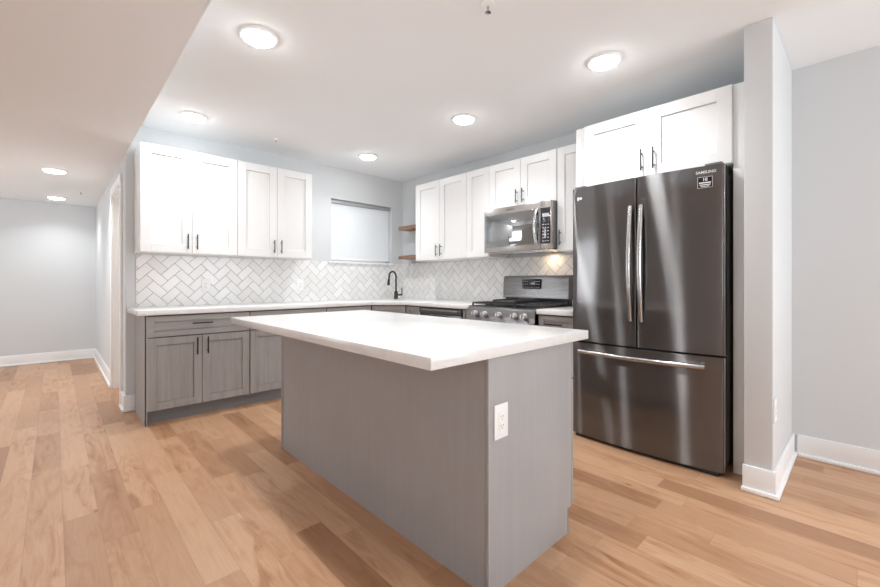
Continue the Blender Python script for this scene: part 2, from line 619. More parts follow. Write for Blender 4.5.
bb = B()
base_run(bb, (2.757, 0.341), (2.757, 0.466), (-1, 0), e0=1, e1=0.35)
base_run(bb, (2.757, 0.341), (XR, 0.341), (0, -1), e0=.25)
struct('baseboard_stub', bb, M['trim'], smooth=True)
bb = B()
base_run(bb, (XR, YB), (XR, 0.312), (-1, 0))
struct('baseboard_right', bb, M['trim'], smooth=True)
bb = B()
base_run(bb, (XC, YW), (0.522, YW), (0, -1), e0=1)
base_run(bb, (XC, YW), (XC, DY0 - .086), (-1, 0), e0=.25)
base_run(bb, (XC, DY1 + .086), (XC, YE - .03), (-1, 0))
struct('baseboard_hallway', bb, M['trim'], smooth=True)
bb = B()
base_run(bb, (XL + .03, YE), (XC, YE), (0, -1))
struct('baseboard_end', bb, M['trim'], smooth=True)
bb = B()
base_run(bb, (XL, YB + .03), (XL, YE), (1, 0))
struct('baseboard_left', bb, M['trim'], smooth=True)
bb = B()
base_run(bb, (XL, YB), (XR - .03, YB), (0, 1))
struct('baseboard_back', bb, M['trim'], smooth=True)


# ------------------------------------------------------------------ herringbone tiles
def herringbone(width, height, w=0.0775, g=0.0028, thick=0.007, off=(0.0, 0.0)):
    """tiles standing on the plane y = 0 facing -y, x 0..width, z 0..height"""
    t = bmesh.new()
    R = Matrix.Rotation(math.radians(45), 2)
    n = int((width + height) / w) + 8
    for i in range(-n, n):
        for j in range(-n, n):
            k = (i - j) % 4
            if k == 0:
                x0, y0, x1, y1 = i * w, j * w, (i + 2) * w, (j + 1) * w
            elif k == 3:
                x0, y0, x1, y1 = i * w, j * w, (i + 1) * w, (j + 2) * w
            else:
                continue
            c_ = R @ Vector(((x0 + x1) / 2, (y0 + y1) / 2)) + Vector(off)
            if not (-.15 < c_.x < width + .15 and -.15 < c_.y < height + .15):
                continue
            h = g / 2
            o_ = [R @ Vector(p) + Vector(off) for p in ((x0 + h, y0 + h), (x1 - h, y0 + h), (x1 - h, y1 - h), (x0 + h, y1 - h))]
            e_ = 0.0022
            i_ = [R @ Vector(p) + Vector(off) for p in ((x0 + h + e_, y0 + h + e_), (x1 - h - e_, y0 + h + e_), (x1 - h - e_, y1 - h - e_), (x0 + h + e_, y1 - h - e_))]
            a = [t.verts.new((p.x, -thick + .0012, p.y)) for p in o_]
            f_ = [t.verts.new((p.x, -thick, p.y)) for p in i_]
            z_ = [t.verts.new((p.x, 0, p.y)) for p in o_]
            t.faces.new(f_)
            for q in range(4):
                r = (q + 1) % 4
                t.faces.new((a[q], a[r], f_[r], f_[q]))
                t.faces.new((z_[q], z_[r], a[r], a[q]))
    for co_, no in (((0, 0, 0), (-1, 0, 0)), ((width, 0, 0), (1, 0, 0)), ((0, 0, 0), (0, 0, -1)), ((0, 0, height), (0, 0, 1))):
        bmesh.ops.bisect_plane(t, geom=t.verts[:] + t.edges[:] + t.faces[:], plane_co=co_, plane_no=no, clear_outer=True)
    b_ = B()
    b_.bm.free()
    b_.bm = t
    return b_


CT = 0.917                                # worktop height
bs = thing('tile_backsplash', 'white herringbone tile backsplash under the window and long row of wall cabinets', 'backsplash', (0.528, YW - .0013, CT))
W1, H1 = XR - 0.528 - .0095, 1.393 - CT
build('grout', B().box(0, W1, -.005, -.0002, 0, H1), M['grout'], bs)
build('tiles', herringbone(W1, H1, off=(0.02, 0.018)), M['tile'], bs, smooth=False)
bs2 = thing('tile_backsplash', 'white herringbone tile backsplash behind the gas range', 'backsplash', (XR - .0013, YW - .002, CT), -PI / 2)
W2, H2 = YW - .002 - 1.563, 1.398 - CT
build('grout', B().box(0, W2, -.005, -.0002, 0, H2), M['grout'], bs2)
build('tiles', herringbone(W2, H2, off=(0.05, 0.03)), M['tile'], bs2, smooth=False)


# ------------------------------------------------------------------ cabinets
def shaker(x0, x1, z0, z1, yf, t=0.02, fr=0.06, rec=0.012, gv=0.002):
    """shaker front whose face lies on y = yf (facing -y)"""
    b_ = B()
    fr = min(fr, (x1 - x0) * 0.3, (z1 - z0) * 0.3)
    e = 0.0015
    b_.box(x0 + fr + gv, x1 - fr - gv, yf + rec, yf + t, z0 + fr + gv, z1 - fr - gv)
    b_.box(x0, x0 + fr, yf, yf + t, z0, z1, e, 1)
    b_.box(x1 - fr, x1, yf, yf + t, z0, z1, e, 1)
    b_.box(x0 + fr, x1 - fr, yf, yf + t, z0, z0 + fr, e, 1)
    b_.box(x0 + fr, x1 - fr, yf, yf + t, z1 - fr, z1, e, 1)
    return b_


def bar_pull(x, z, yf, length, vertical=True, r=0.0055, stand=0.03):
    b_ = B()
    h = length / 2
    s = h * 0.62
    if vertical:
        b_.cyl((x, yf - stand, z - h), 'z', r, length, 12, 0.0015)
        for k in (-s, s):
            b_.cyl((x, yf - stand, z + k), 'y', r * .85, stand, 10)
    else:
        b_.cyl((x - h, yf - stand, z), 'x', r, length, 12, 0.0015)
        for k in (-s, s):
            b_.cyl((x + k, yf - stand, z), 'y', r * .85, stand, 10)
    return b_


G = 0.0035


def upper(w, z0, z1, depth, label, loc, rotz, doors=2, pull='pair', group=None, pull_z=None):
    """wall cabinet: local x centred, back on y = 0, front faces -y"""
    t = thing('wall_cabinet', label, 'cabinet', (*loc, z0), rotz, group)
    h = z1 - z0
    yf = -depth
    build('body', B().box(-w / 2 + .0006, w / 2 - .0006, yf + .022, -.001, 0, h, 0.001), M['white_cab'], t)
    edges = [-w / 2 + (w / doors) * i for i in range(doors + 1)]
    for i in range(doors):
        d = build('door', shaker(edges[i] + G / 2, edges[i + 1] - G / 2, .004, h - .004, yf, fr=min(.075, w / doors * .22), gv=.0015), M['white_cab'], t)
        pz = 0.107 if pull_z is None else pull_z
        if pull == 'pair':
            px = edges[1] + (-.036 if i == 0 else .036)
        elif pull == 'left':
            px = edges[0] + .036
        else:
            continue
        build('handle', bar_pull(px, pz, yf, 0.135), M['pull_bright'], d)
    return t


YU = YW - .001
upper(.7615, 1.395, 2.318, .33, 'white two-door wall cabinet at the open end of the row, above the grey drawer base', (0.8965, YU), 0)
upper(.7615, 1.395, 2.318, .33, 'white two-door wall cabinet on the window side of the long row', (1.659, YU), 0)
XU = XR - .001
R9 = -PI / 2
upper(.85, 1.40, 2.327, .33, 'white two-door wall cabinet beside the wooden corner shelves', (XU, 3.395), R9)
upper(.312, 1.40, 2.327, .33, 'white single-door wall cabinet left of the microwave without a visible handle', (XU, 2.813), R9, 1, None)
upper(.765, 1.862, 2.327, .33, 'short white two-door wall cabinet directly above the microwave', (XU, 2.2735), R9, pull_z=.1)
upper(.319, 1.412, 2.327, .33, 'narrow white wall cabinet squeezed between microwave and refrigerator', (XU, 1.7235), R9, 1, 'left', pull_z=.12)

# refrigerator surround: deep cabinet between two tall panels
FXF = 2.93                                # face of its doors
t = thing('wall_cabinet', 'deep white two-door cabinet over the refrigerator with tall panels either side', 'cabinet', (XU, 1.0155, 0), R9)
dp = XU - FXF
build('body', B().box(-.5088, .4654, -dp + .022, -.001, 1.853, 2.327, 0.001), M['white_cab'], t)
for xa, xb in ((-.5455, -.5092), (.4658, .5232)):
    build('side_panel', B().box(xa, xb, -dp + .02, -.001, 0, 2.327, 0.001), M['white_cab'], t)
for i, (a, b_) in enumerate(((-.4705, -.0105), (-.007, .4625))):
    d = build('door', shaker(a, b_, 1.857, 2.325, -dp, fr=.078, gv=.0015), M['white_cab'], t)
    build('handle', bar_pull((-.047, .03)[i], 1.978, -dp, .145), M['pull_bright'], d)


def base_cab(w, depth, label, loc, rotz, fronts, left_panel=False, toe=True, name='base_cabinet'):
    """grey base cabinet, back on y = 0; fronts: list of (x0, x1, z0, z1, kind, pull)"""
    t = thing(name, label, 'cabinet', (*loc, 0), rotz)
    yf = -depth
    build('body', B().box(-w / 2 + .001, w / 2 - .001, yf + .024, -.001, .105, .876), M['carcass'], t)
    fb = B()
    fb.box(-w / 2 + .001, -w / 2 + .004, yf + .0215, yf + .03, .105, .876).box(w / 2 - .004, w / 2 - .001, yf + .0215, yf + .03, .105, .876)
    if left_panel:
        build('side_panel', B().box(-w / 2, -w / 2 + .004, yf + .0, -.001, 0, .876).box(-w / 2, -w / 2 + .012, yf + .0, yf + .022, 0, .876), M['grey_panel'], t)
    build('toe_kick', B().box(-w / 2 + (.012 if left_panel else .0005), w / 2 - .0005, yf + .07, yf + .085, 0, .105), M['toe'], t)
    fb.bm.free()
    for x0, x1, z0, z1, kind, pull in fronts:
        d = build(kind, shaker(x0, x1, z0, z1, yf, fr=.06 if kind == 'door' else .045), M['grey_rail' if kind == 'drawer' else 'grey_cab'], t)
        if pull:
            px, pz, ln, vert = pull
            build('handle', bar_pull(px, pz, yf, ln, vert), M['pull'], d)
    return t


def drawer_two_doors(w, inset_l=0.0):
    a, b_ = -w / 2 + .004 + inset_l, w / 2 - .004
    mid = (a + b_) / 2
    return [(a, b_, .700, .866, 'drawer', (mid, .797, .155, False)),
            (a, mid - .002, .112, .692, 'door', (mid - .04, .605, .145, True)),
            (mid + .002, b_, .112, .692, 'door', (mid + .04, .605, .145, True))]


DB = YU - 3.915
base_cab(.786, DB, 'grey base cabinet with drawer and two doors, at the open end of the row', (0.913, YU), 0, drawer_two_doors(.786, .008), True)
base_cab(.768, DB, 'second grey base cabinet from the open end, its doors half hidden by the island', (1.691, YU), 0, drawer_two_doors(.768))
base_cab(.561, DB, 'grey base cabinet below the window, only its drawer front above the island', (2.3565, YU), 0,
         [(-.2765, .2765, .700, .866, 'drawer', None), (-.2765, .2765, .112, .692, 'door', (-.23, .605, .145, True))])
# diagonal corner cabinet under the faucet
t = thing('base_cabinet', 'grey corner cabinet set diagonally beneath the black faucet', 'cabinet', (2.779, 3.7755, 0), -PI / 4)
cw = math.hypot(.282, .279)
XB = 2.92
build('body', B().prism([(-cw / 2 + .004, .024), (cw / 2 - .004, .024), (cw / 2 + .12, .15), (0.0, .70), (-cw / 2 - .12, .15)], .105, .876), M['carcass'], t)
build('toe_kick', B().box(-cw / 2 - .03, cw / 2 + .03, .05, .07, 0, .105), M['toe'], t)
build('drawer', shaker(-cw / 2 + .006, cw / 2 - .006, .700, .866, 0, fr=.045), M['grey_rail'], t)
dd = build('door', shaker(-cw / 2 + .006, cw / 2 - .006, .112, .692, 0), M['grey_cab'], t)
build('handle', bar_pull(-cw / 2 + .05, .605, 0, .145), M['pull'], dd)

DR = XU - XB
base_cab(.243, DR, 'slim grey cabinet between corner cabinet and dishwasher', (XU, 3.5145), R9,
         [(-.1175, .1175, .700, .866, 'drawer', None), (-.1175, .1175, .112, .692, 'door', None)])
base_cab(.085, DR, 'thin grey filler strip between dishwasher and gas range', (XU, 2.703), R9, [(-.0405, .0405, .112, .866, 'door', None)], name='filler_cabinet')
base_cab(.319, DR, 'narrow grey base cabinet between gas range and refrigerator', (XU, 1.7235), R9,
         [(-.1555, .1555, .700, .866, 'drawer', (0, .80, .15, False)), (-.1555, .1555, .112, .692, 'door', (-.12, .605, .145, True))])

# dishwasher
t = thing('dishwasher', 'dark steel dishwasher under the white worktop, left of the gas range', 'dishwasher', (XU, 3.069, 0), R9)
build('body', B().box(-.315, .315, -DR + .03, -.02, .1, .87), M['black'], t)
build('toe_kick', B().box(-.315, .315, -DR + .06, -DR + .075, 0, .1), M['black'], t)
d = build('door', B().box(-.315, .315, -DR - .005, -DR + .028, .11, .80, 0.004), M['range_steel'], t)
pb = B().prism([(-DR + .028, .803), (-DR - .006, .803), (-DR - .014, .812), (-DR - .014, .858), (-DR - .006, .868), (-DR + .028, .868)], -.315, .315, axis='x')
build('control_panel', pb, M['range_steel'], t)
build('handle', B().box(-.27, .27, -DR - .03, -DR - .014, .835, .853, 0.004).box(-.262, -.245, -DR - .02, -DR - .008, .837, .851).box(.245, .262, -DR - .02, -DR - .008, .837, .851), M['fridge_side'], d)

# ------------------------------------------------------------------ worktops
FL, FRX = 3.89, 2.893                     # front edges
ol = [(0.465, YW - .0095), (0.465, FL), (2.632, FL), (FRX, 3.629), (FRX, 2.659), (XR - .0095, 2.659), (XR - .0095, YW - .0095)]
o = build('worktop', B().prism(ol, .8775, CT, 0.003), M['quartz'])
tag(o, 'long white quartz worktop running from the open end around the sink corner', 'worktop')
ol = [(FRX, 1.886), (FRX, 1.563), (XR - .0095, 1.563), (XR - .0095, 1.886)]
o = build('worktop', B().prism(ol, .8775, CT, 0.003), M['quartz'])
tag(o, 'small white quartz worktop piece between gas range and refrigerator', 'worktop')

# ------------------------------------------------------------------ island
IX0, IX1, IY0, IY1 = 1.135, 1.752, 0.938, 2.775
t = thing('kitchen_island', 'grey wood kitchen island standing alone on the maple floor', 'kitchen island', (1.44, 1.86, 0))


def isl(bm_pts):
    x0, x1, y0, y1, z0, z1 = bm_pts
    return (x0 - 1.44, x1 - 1.44, y0 - 1.86, y1 - 1.86, z0, z1)


build('back_panel', B().box(*isl((IX0 + .003, IX0 + .02, IY0 + .0195, IY1 - .0195, 0, .876))), M['grey_panel'], t)


def end_panel(y0, y1):
    ol_ = [(IX0 - 1.44, 0), (1.692 - 1.44, 0), (1.692 - 1.44, .112), (1.727 - 1.44, .112), (1.727 - 1.44, .876), (IX0 - 1.44, .876)]
    return B().prism(ol_, y0 - 1.86, y1 - 1.86, 0.0015, axis='y')


build('end_panel', end_panel(IY0, IY0 + .019), M['grey_panel'], t)
build('end_panel', end_panel(IY1 - .019, IY1), M['grey_panel'], t)
build('corner_trim', B().box(*isl((IX0 - .004, IX0 + .004, IY0 - .002, IY0 + .012, 0, .876)), 0.0015), M['grey_panel'], t)
build('corner_trim', B().box(*isl((IX0 - .004, IX0 + .004, IY1 - .012, IY1 + .002, 0, .876)), 0.0015), M['grey_panel'], t)
build('body', B().box(*isl((IX0 + .021, 1.724, IY0 + .0195, IY1 - .0195, .105, .875))), M['carcass'], t)
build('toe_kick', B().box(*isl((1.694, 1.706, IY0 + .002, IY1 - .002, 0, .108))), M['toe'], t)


def side_front(y0, y1, z0, z1, fr):
    b_ = B()
    x0, x1 = 1.733 - 1.44, IX1 - 1.44 + .0
    y0, y1 = y0 - 1.86, y1 - 1.86
    b_.box(x0, x1 - .009, y0 + .002, y1 - .002, z0 + .002, z1 - .002)
    b_.box(x0, x1, y0, y0 + fr, z0, z1, .0015, 1).box(x0, x1, y1 - fr, y1, z0, z1, .0015, 1)
    b_.box(x0, x1, y0 + fr, y1 - fr, z0, z0 + fr, .0015, 1).box(x0, x1, y0 + fr, y1 - fr, z1 - fr, z1, .0015, 1)
    return b_


for k in range(3):
    ya = IY0 + .003 + k * .6105
    yb = ya + .607
    d = build('drawer', side_front(ya, yb, .70, .866, .045), M['grey_cab'], t)
    xh = IX1 - 1.44
    hb = B().cyl((xh + .03, (ya + yb) / 2 - 1.86 - .075, .785), 'y', .0055, .15, 12)
    for q in (-.05, .05):
        hb.cyl((xh, (ya + yb) / 2 - 1.86 + q, .785), 'x', .0045, .03, 10)
    build('handle', hb, M['pull'], d)
    for j in range(2):
        yc, yd = ya + j * .304, ya + j * .304 + .302
        d = build('door', side_front(yc, yd, .115, .692, .06), M['grey_cab'], t)
        yh = (yd - .04 if j == 0 else yc + .04) - 1.86
        hb = B().cyl((xh + .03, yh, .535), 'z', .0055, .14, 12)
        for q in (.56, .65):
            hb.cyl((xh, yh, q), 'x', .0045, .03, 10)
        build('handle', hb, M['pull'], d)
ol = [(0.816, 0.898), (1.815, 0.898), (1.815, 2.80), (0.816, 2.80)]
o = build('worktop', B().prism(ol, .8775, CT, 0.0025), M['quartz'])
tag(o, 'big white quartz island top overhanging the grey panels', 'worktop')


# ------------------------------------------------------------------ outlets
def outlet(label, loc, rotz, style):
    t = thing('electrical_outlet', label, 'outlet', loc, rotz, 'duplex electrical outlets' if style == 'decor' else None)
    p = build('faceplate', B().box(-.040, .040, -.006, -.0003, -.064, .064, 0.003), M['plastic'], t)
    build('receptacle', B().box(-.0175, .0175, -.0085, -.005, -.034, .034, 0.0015), M['plastic'], p)
    s = B()
    for cz in (-.017, .017):
        s.box(-.0075, -.0055, -.0088, -.008, cz - .002, cz + .006).box(.0055, .0075, -.0088, -.008, cz - .002, cz + .006)
        s.cyl((0, -.008, cz - .008), 'y', .0022, -.0008 + .0012, 10)
        s.bm.verts.ensure_lookup_table()
    for v_ in s.bm.verts:
        if v_.co.y > -.0081:
            v_.co.y -= .0006
    build('slots', s, M['slot'], p)
    return t


outlet('white outlet on the grey end panel of the island', (1.202, IY0, .628), 0, 'decor')
outlet('white outlet in the backsplash left under the wall cabinets', (1.085, YW - .007, 1.11), 0, 'decor')
outlet('white outlet in the backsplash between wall cabinets and window', (2.05, YW - .007, 1.108), 0, 'decor')
outlet('white outlet low on the side of the stub wall', (2.775, .341, .455), 0, 'decor').location.x = 2.81

# ------------------------------------------------------------------ roller blind and shelves
t = thing('roller_blind', 'lowered pale roller blind filling the small kitchen window', 'blind', ((WX0 + WX1) / 2, YW, WZ0))
hw = (WX1 - WX0) / 2
zt = WZ1 - WZ0
build('cassette', B().box(-hw + .002, hw - .002, .032, .082, zt - .048, zt - .001, 0.005), M['blind_rail'], t)
build('shade', B().box(-hw + .010, hw - .010, .056, .0575, .045, zt - .04), M['blind'], t)
build('hem_bar', B().box(-hw + .010, hw - .010, .049, .064, .026, .05, 0.004), M['plastic'], t)
for zz, lab in ((1.446, 'lower brown wooden shelf in the corner beside the wall cabinets'), (1.834, 'upper brown wooden shelf in the corner beside the wall cabinets')):
    o = build('floating_shelf', B().box(3.345, XR - .0005, 3.824, 4.325, 0, .045, 0.002), M['shelf'])
    o.location = (0, 0, zz)
    tag(o, lab, 'shelf', 'corner shelves')

# ------------------------------------------------------------------ faucet
t = thing('faucet', 'black gooseneck faucet on the worktop in the corner', 'faucet', (3.262, 4.27, CT), math.radians(-10))
build('body', B().lathe([(0, 0), (.030, 0), (.030, .006), (.026, .012), (.025, .085), (.021, .10), (.014, .108), (0, .108)], 24), M['faucet'], t)
pts = [(0, 0, .10), (0, 0, .26)]
for k in range(1, 13):
    a = PI * k / 12
    pts.append((-.062 + .062 * math.cos(a), -.045 * (k / 12), .285 + .075 * math.sin(a)))
pts.append((-.129, -.052, .262))
build('spout', B().tube(pts, .0115, 14), M['faucet'], t)
build('spray_head', B().tube([(-.128, -.051, .268), (-.133, -.054, .235), (-.139, -.058, .195), (-.141, -.0595, .183)], [.0135, .0155, .0175, .0165], 16), M['faucet'], t)
lv = B().tube([(.02, 0, .055), (.085, -.012, .055)], .011, 12)
lv.tube([(.078, -.012, .055), (.082, -.012, .085), (.080, -.012, .15)], [.0085, .007, .006], 12)
build('lever', lv, M['faucet'], t)

# ------------------------------------------------------------------ refrigerator
FW = 0.952
t = thing('refrigerator', 'black stainless french door refrigerator with bottom freezer drawer', 'refrigerator', (XU - .02, 1.046, 0), R9)
FE = (XU - .02) - 2.82                     # door edge distance from the back
BUL = .034


def bulged(x0, x1, z0, z1, back, round_l, round_r):
    pts_ = []
    n = 20
    for i in range(n + 1):
        x = x0 + (x1 - x0) * i / n
        pts_.append((x, -(FE + BUL * (1 - (2 * x / FW) ** 2))))
    r = .012

    def arc(px, py, side):
        out = []
        for k in range(5):
            a = PI / 2 * k / 4
            out.append((px - side * r * (1 - math.sin(a)), py + r * (1 - math.cos(a))))
        return out
    front = pts_[1:-1] if True else pts_
    rl, rr = (.012 if round_l else .004), (.012 if round_r else .004)
    left = [(x0 + rl * (1 - math.sin(PI / 2 * k / 4)), pts_[0][1] + rl * (1 - math.cos(PI / 2 * k / 4))) for k in range(4, -1, -1)]
    right = [(x1 - rr * (1 - math.sin(PI / 2 * k / 4)), pts_[-1][1] + rr * (1 - math.cos(PI / 2 * k / 4))) for k in range(0, 5)]
    front = [p for p in front if x0 + rl < p[0] < x1 - rr]
    ol_ = [(x0, -back)] + left + front + right + [(x1, -back)]
    return B().prism(ol_, z0, z1)


BK = FE - .075
build('body', B().box(-FW / 2 + .008, FW / 2 - .008, -BK + .006, 0, .03, 1.80, 0.004), M['fridge_side'], t)
for side in (-1, 1):
    x0, x1 = (-FW / 2, -.004) if side < 0 else (.004, FW / 2)
    d = build('door', bulged(x0, x1, .712, 1.835, BK, side < 0, side > 0), M['dark_steel'], t, angle=30)
    # tall handle bowed away from the door
    hx = side * .034
    pts = []
    rs_ = []
    for k in range(25):
        s = k / 24
        z = .885 + (1.645 - .885) * s
        bow = .030 + .034 * math.sin(PI * s)
        pts.append((hx, -(FE + BUL) - bow + .012, z))
        rs_.append(.0155)
    hb = B().tube(pts, rs_, 14)
    for z in (.90, 1.63):
        hb.cyl((hx, -(FE + BUL) - .03, z), 'y', .009, .04, 10)
    build('handle', hb, M['handle_steel'], d)
    if side > 0:
        build('edge_glint', B().box(FW / 2 - .0004, FW / 2 + .0018, -FE + .008, -FE + .030, .714, 1.833, .0006), M['chrome'], d)  # bright strip added for the reflection along the rounded door edge
        yb_ = lambda x: -(FE + BUL * (1 - (2 * x / FW) ** 2))
        text_mesh('SAMSUNG', .0225, M['letter'], 'lettering', d, (.388, yb_(.388) - .0014, 1.797), (PI / 2, 0, math.atan(BUL * 8 * .388 / FW ** 2)), bold=.0004)
        xs_ = .384
        rz = math.atan(BUL * 8 * xs_ / FW ** 2)
        st = build('sticker', B().box(-.040, .040, -.0008, .0004, -.034, .034), M['display'], d)
        st.location = (xs_, yb_(xs_) - .0018, 1.737)
        st.rotation_euler = (0, 0, rz)
        sb = B()
        for a in ((-.038, .038, .031, .033), (-.038, .038, -.033, -.031), (-.038, -.036, -.033, .033), (.036, .038, -.033, .033), (-.030, .030, -.006, .001), (-.028, .028, -.017, -.012), (-.022, .022, -.026, -.022)):
            sb.box(a[0], a[1], -.0013, -.0007, a[2], a[3])
        sp = build('print', sb, M['letter'], st)
        text_mesh('10', .026, M['letter'], 'print', st, (0, -.0014, .016), bold=.0006)
    else:
        bd = build('badge', B().box(-.432, -.418, -.001, .001, -.013, .013, .0005).box(-.414, -.395, -.001, .001, -.006, .010, .0005), M['letter'], d)
        bd.location = (0, -(FE + BUL * (1 - (2 * .415 / FW) ** 2)) - .0015, 1.755)
        bd.rotation_euler = (0, 0, 0)
d = build('freezer_drawer', bulged(-FW / 2, FW / 2, .026, .700, BK, True, True), M['dark_steel'], t, angle=30)
build('edge_glint', B().box(FW / 2 - .0004, FW / 2 + .0018, -FE + .008, -FE + .030, .028, .698, .0006), M['chrome'], d)  # same added strip, the bright reflection on the drawer's rounded edge
pts = []
for k in range(25):
    s = k / 24
    x = -.40 + .79 * s
    pts.append((x, -(FE + BUL * (1 - (2 * x / FW) ** 2)) - .036 - .014 * math.sin(PI * s), .640))
hb = B().tube(pts, .0155, 14)
for x in (-.385, .375):
    hb.cyl((x, -(FE + BUL * (1 - (2 * x / FW) ** 2)) - .036, .640), 'y', .009, .045, 10)
build('handle', hb, M['handle_steel'], d)
for sx in (-1, 1):
    xa, xb = sx * (FW / 2 - .1), sx * (FW / 2 - .012)
    build('hinge_cover', B().box(xa, xb, -FE + .01, -BK + .1, 1.836, 1.852, 0.004).box(xa, xb, -BK + .004, -BK + .1, 1.801, 1.84), M['fridge_side'], t)
build('kick_grille', B().box(-FW / 2 + .03, FW / 2 - .03, -FE - .004, -BK + .02, .004, .0255), M['black'], t)
for sx in (-1, 1):
    build('foot', B().cyl((sx * (FW / 2 - .06), -BK - .025, 0), 'z', .022, .034, 16, .003), M['black'], t)
    build('foot', B().cyl((sx * (FW / 2 - .06), -.08, 0), 'z', .022, .034, 16, .003), M['black'], t)

# ------------------------------------------------------------------ gas range
RW = .758
t = thing('gas_range', 'dark steel gas range with cast iron grates beneath the microwave', 'range', (XR - .012, 2.272, 0), R9)
RD = (XR - .012) - 2.885                   # front of the body
build('body', B().box(-RW / 2, RW / 2, -RD, -.002, .06, .895, 0.002), M['fridge_side'], t)
for sx in (-1, 1):
    for yy in (-RD + .06, -.08):
        build('foot', B().cyl((sx * (RW / 2 - .06), yy, 0), 'z', .02, .062, 14), M['black'], t)
# sloped control panel with five knobs
cp = B().prism([(-RD + .02, .785), (-RD - .012, .785), (-RD - .004, .800), (-RD + .006, .885), (-RD + .02, .912), (-RD + .05, .915), (-RD + .05, .785)], -RW / 2, RW / 2, axis='x')
cpo = build('control_panel', cp, M['range_steel'], t)
for ky in (2.545, 2.432, 2.263, 2.098, 1.995):
    lx = -(ky - 2.272)
    mt = Matrix.Translation((lx, -RD - .0005, .846)) @ Matrix.Rotation(PI / 2 - .1, 4, 'X')
    kn = build('knob', B().lathe([(0, 0), (.029, 0), (.029, .008), (.024, .010), (.023, .034), (.020, .038), (0, .038)], 28, mt), M['knob'], cpo)
    build('grip', B().box(lx - .0045, lx + .0045, -RD - .047, -RD - .03, .832, .872, .002), M['steel'], kn)
build('cooktop', B().box(-RW / 2, RW / 2, -RD + .03, -.055, .895, .918, 0.004), M['black'], t)
# burners and grates
for bx, by, br in ((-.25, -.47, .045), (-.25, -.22, .035), (0, -.345, .05), (.25, -.47, .05), (.25, -.22, .035)):
    b_ = build('burner', B().lathe([(0, 0), (br, 0), (br, .010), (br * .8, .012), (br * .8, .018), (0, .019)], 24, Matrix.Translation((bx, by, .918))), M['iron'], t)
gz0, gz1 = .934, .948
for gx0, gx1 in ((-.365, -.135), (.135, .365)):
    g = B()
    y0, y1 = -.60, -.10
    for x in (gx0, gx1 - .012):
        g.box(x, x + .012, y0, y1, gz0, gz1, .002)
    for y in (y0, (y0 + y1) / 2 - .006, y1 - .012):
        g.box(gx0, gx1, y, y + .012, gz0, gz1, .002)
    for q in range(1, 4):
        x = gx0 + (gx1 - gx0) * q / 4
        g.box(x - .005, x + .005, y0, y0 + .17, gz0 + .001, gz1 + .006, .002)
        g.box(x - .005, x + .005, y1 - .17, y1, gz0 + .001, gz1 + .006, .002)
    for x in (gx0, gx1 - .012):
        for y in (y0, y1 - .012):
            g.box(x, x + .012, y, y + .012, .9185, gz0 + .002)
    build('grate', g, M['iron'], t)
g = B()
for x in (-.128, .116):
    g.box(x, x + .012, -.60, -.10, gz0, gz1, .002)
for y in (-.60, -.43, -.27, -.112):
    g.box(-.128, .128, y, y + .012, gz0, gz1, .002)
for x in (-.128, .116):
    for y in (-.60, -.112):
        g.box(x, x + .012, y, y + .012, .9185, gz0 + .002)
build('grate', g, M['iron'], t)
gr = B().box(-.155, .10, -.545, -.14, .955, .965, .003)
gr.box(-.155, -.145, -.545, -.14, .962, .978, .002).box(.09, .10, -.545, -.14, .962, .978, .002).box(-.155, .10, -.15, -.14, .962, .978, .002)
gr.box(-.14, .085, -.53, -.52, .948, .957).box(-.14, .085, -.17, -.16, .948, .957)
build('griddle', gr, M['iron'], t)
# backguard
bgp = B().prism([(-.055, .975), (-.098, .985), (-.088, 1.175), (-.078, 1.20), (-.055, 1.207), (-.002, 1.207), (-.002, .975)], -RW / 2 + .004, RW / 2 - .004, axis='x')
bgo = build('backguard', bgp, M['range_steel'], t)
build('vent_riser', B().box(-RW / 2 + .02, RW / 2 - .02, -.075, -.002, .895, .978), M['black'], t)
for q in range(1):
    dsp = build('display', B().box(-.135, .085, -.0968, -.085, 1.075, 1.172, .001), M['display'], bgo)
    for r_ in range(3):
        for c_ in range(9):
            if r_ == 0 or not 3 <= c_ <= 5:
                x = -.126 + c_ * .0225
                build('key', B().box(x, x + .012, -.0975, -.0965, 1.088 + r_ * .028, 1.094 + r_ * .028), M['keys'], bgo)
text_mesh('SAMSUNG', .026, M['letter'], 'lettering', bgo, (-.02, -.0972, 1.035), (PI / 2 - .05, 0, 0), bold=.0004)
od = build('oven_door', B().box(-RW / 2 + .004, RW / 2 - .004, -RD - .022, -RD - .001, .235, .775, .004), M['range_steel'], t)
build('window', B().box(-.26, .26, -RD - .0245, -RD - .021, .34, .62, .001), M['glass_black'], od)
hb = B().cyl((-.32, -RD - .065, .722), 'x', .0125, .64, 16, .003)
for x in (-.29, .29):
    hb.cyl((x, -RD - .065, .722), 'y', .009, .046, 10)
build('handle', hb, M['handle_steel'], od)
build('drawer', B().box(-RW / 2 + .004, RW / 2 - .004, -RD - .018, -RD - .001, .075, .226, .004), M['range_steel'], t)

# ------------------------------------------------------------------ microwave
MW, MH = .764, .428
t = thing('microwave', 'stainless steel microwave hung above the gas range', 'microwave', (XU, 2.2725, 1.434), R9)
MF = XU - 3.14
build('body', B().box(-MW / 2 + .003, MW / 2 - .003, -MF + .035, -.002, .01, MH), M['fridge_side'], t)
build('base_plate', B().box(-MW / 2 + .01, MW / 2 - .01, -MF + .05, -.01, -.004, .012).box(-.22, .22, -.23, -.1, -.007, .0), M['steel'], t)
XS = .272                                   # door / control split
d = build('door', B().box(-MW / 2, XS - .001, -MF, -MF + .034, .0, MH, .004), M['steel'], t)
build('window', B().box(-MW / 2 + .024, XS - .006, -MF - .002, -MF + .004, .048, MH - .062, .001), M['glass_mirror'], d)
pts = []
for k in range(17):
    s = k / 16
    pts.append((XS - .036, -MF - .018 - .030 * math.sin(PI * s), .052 + .300 * s))
hb = B()
for p0 in range(1):
    hb.tube(pts, .014, 14)
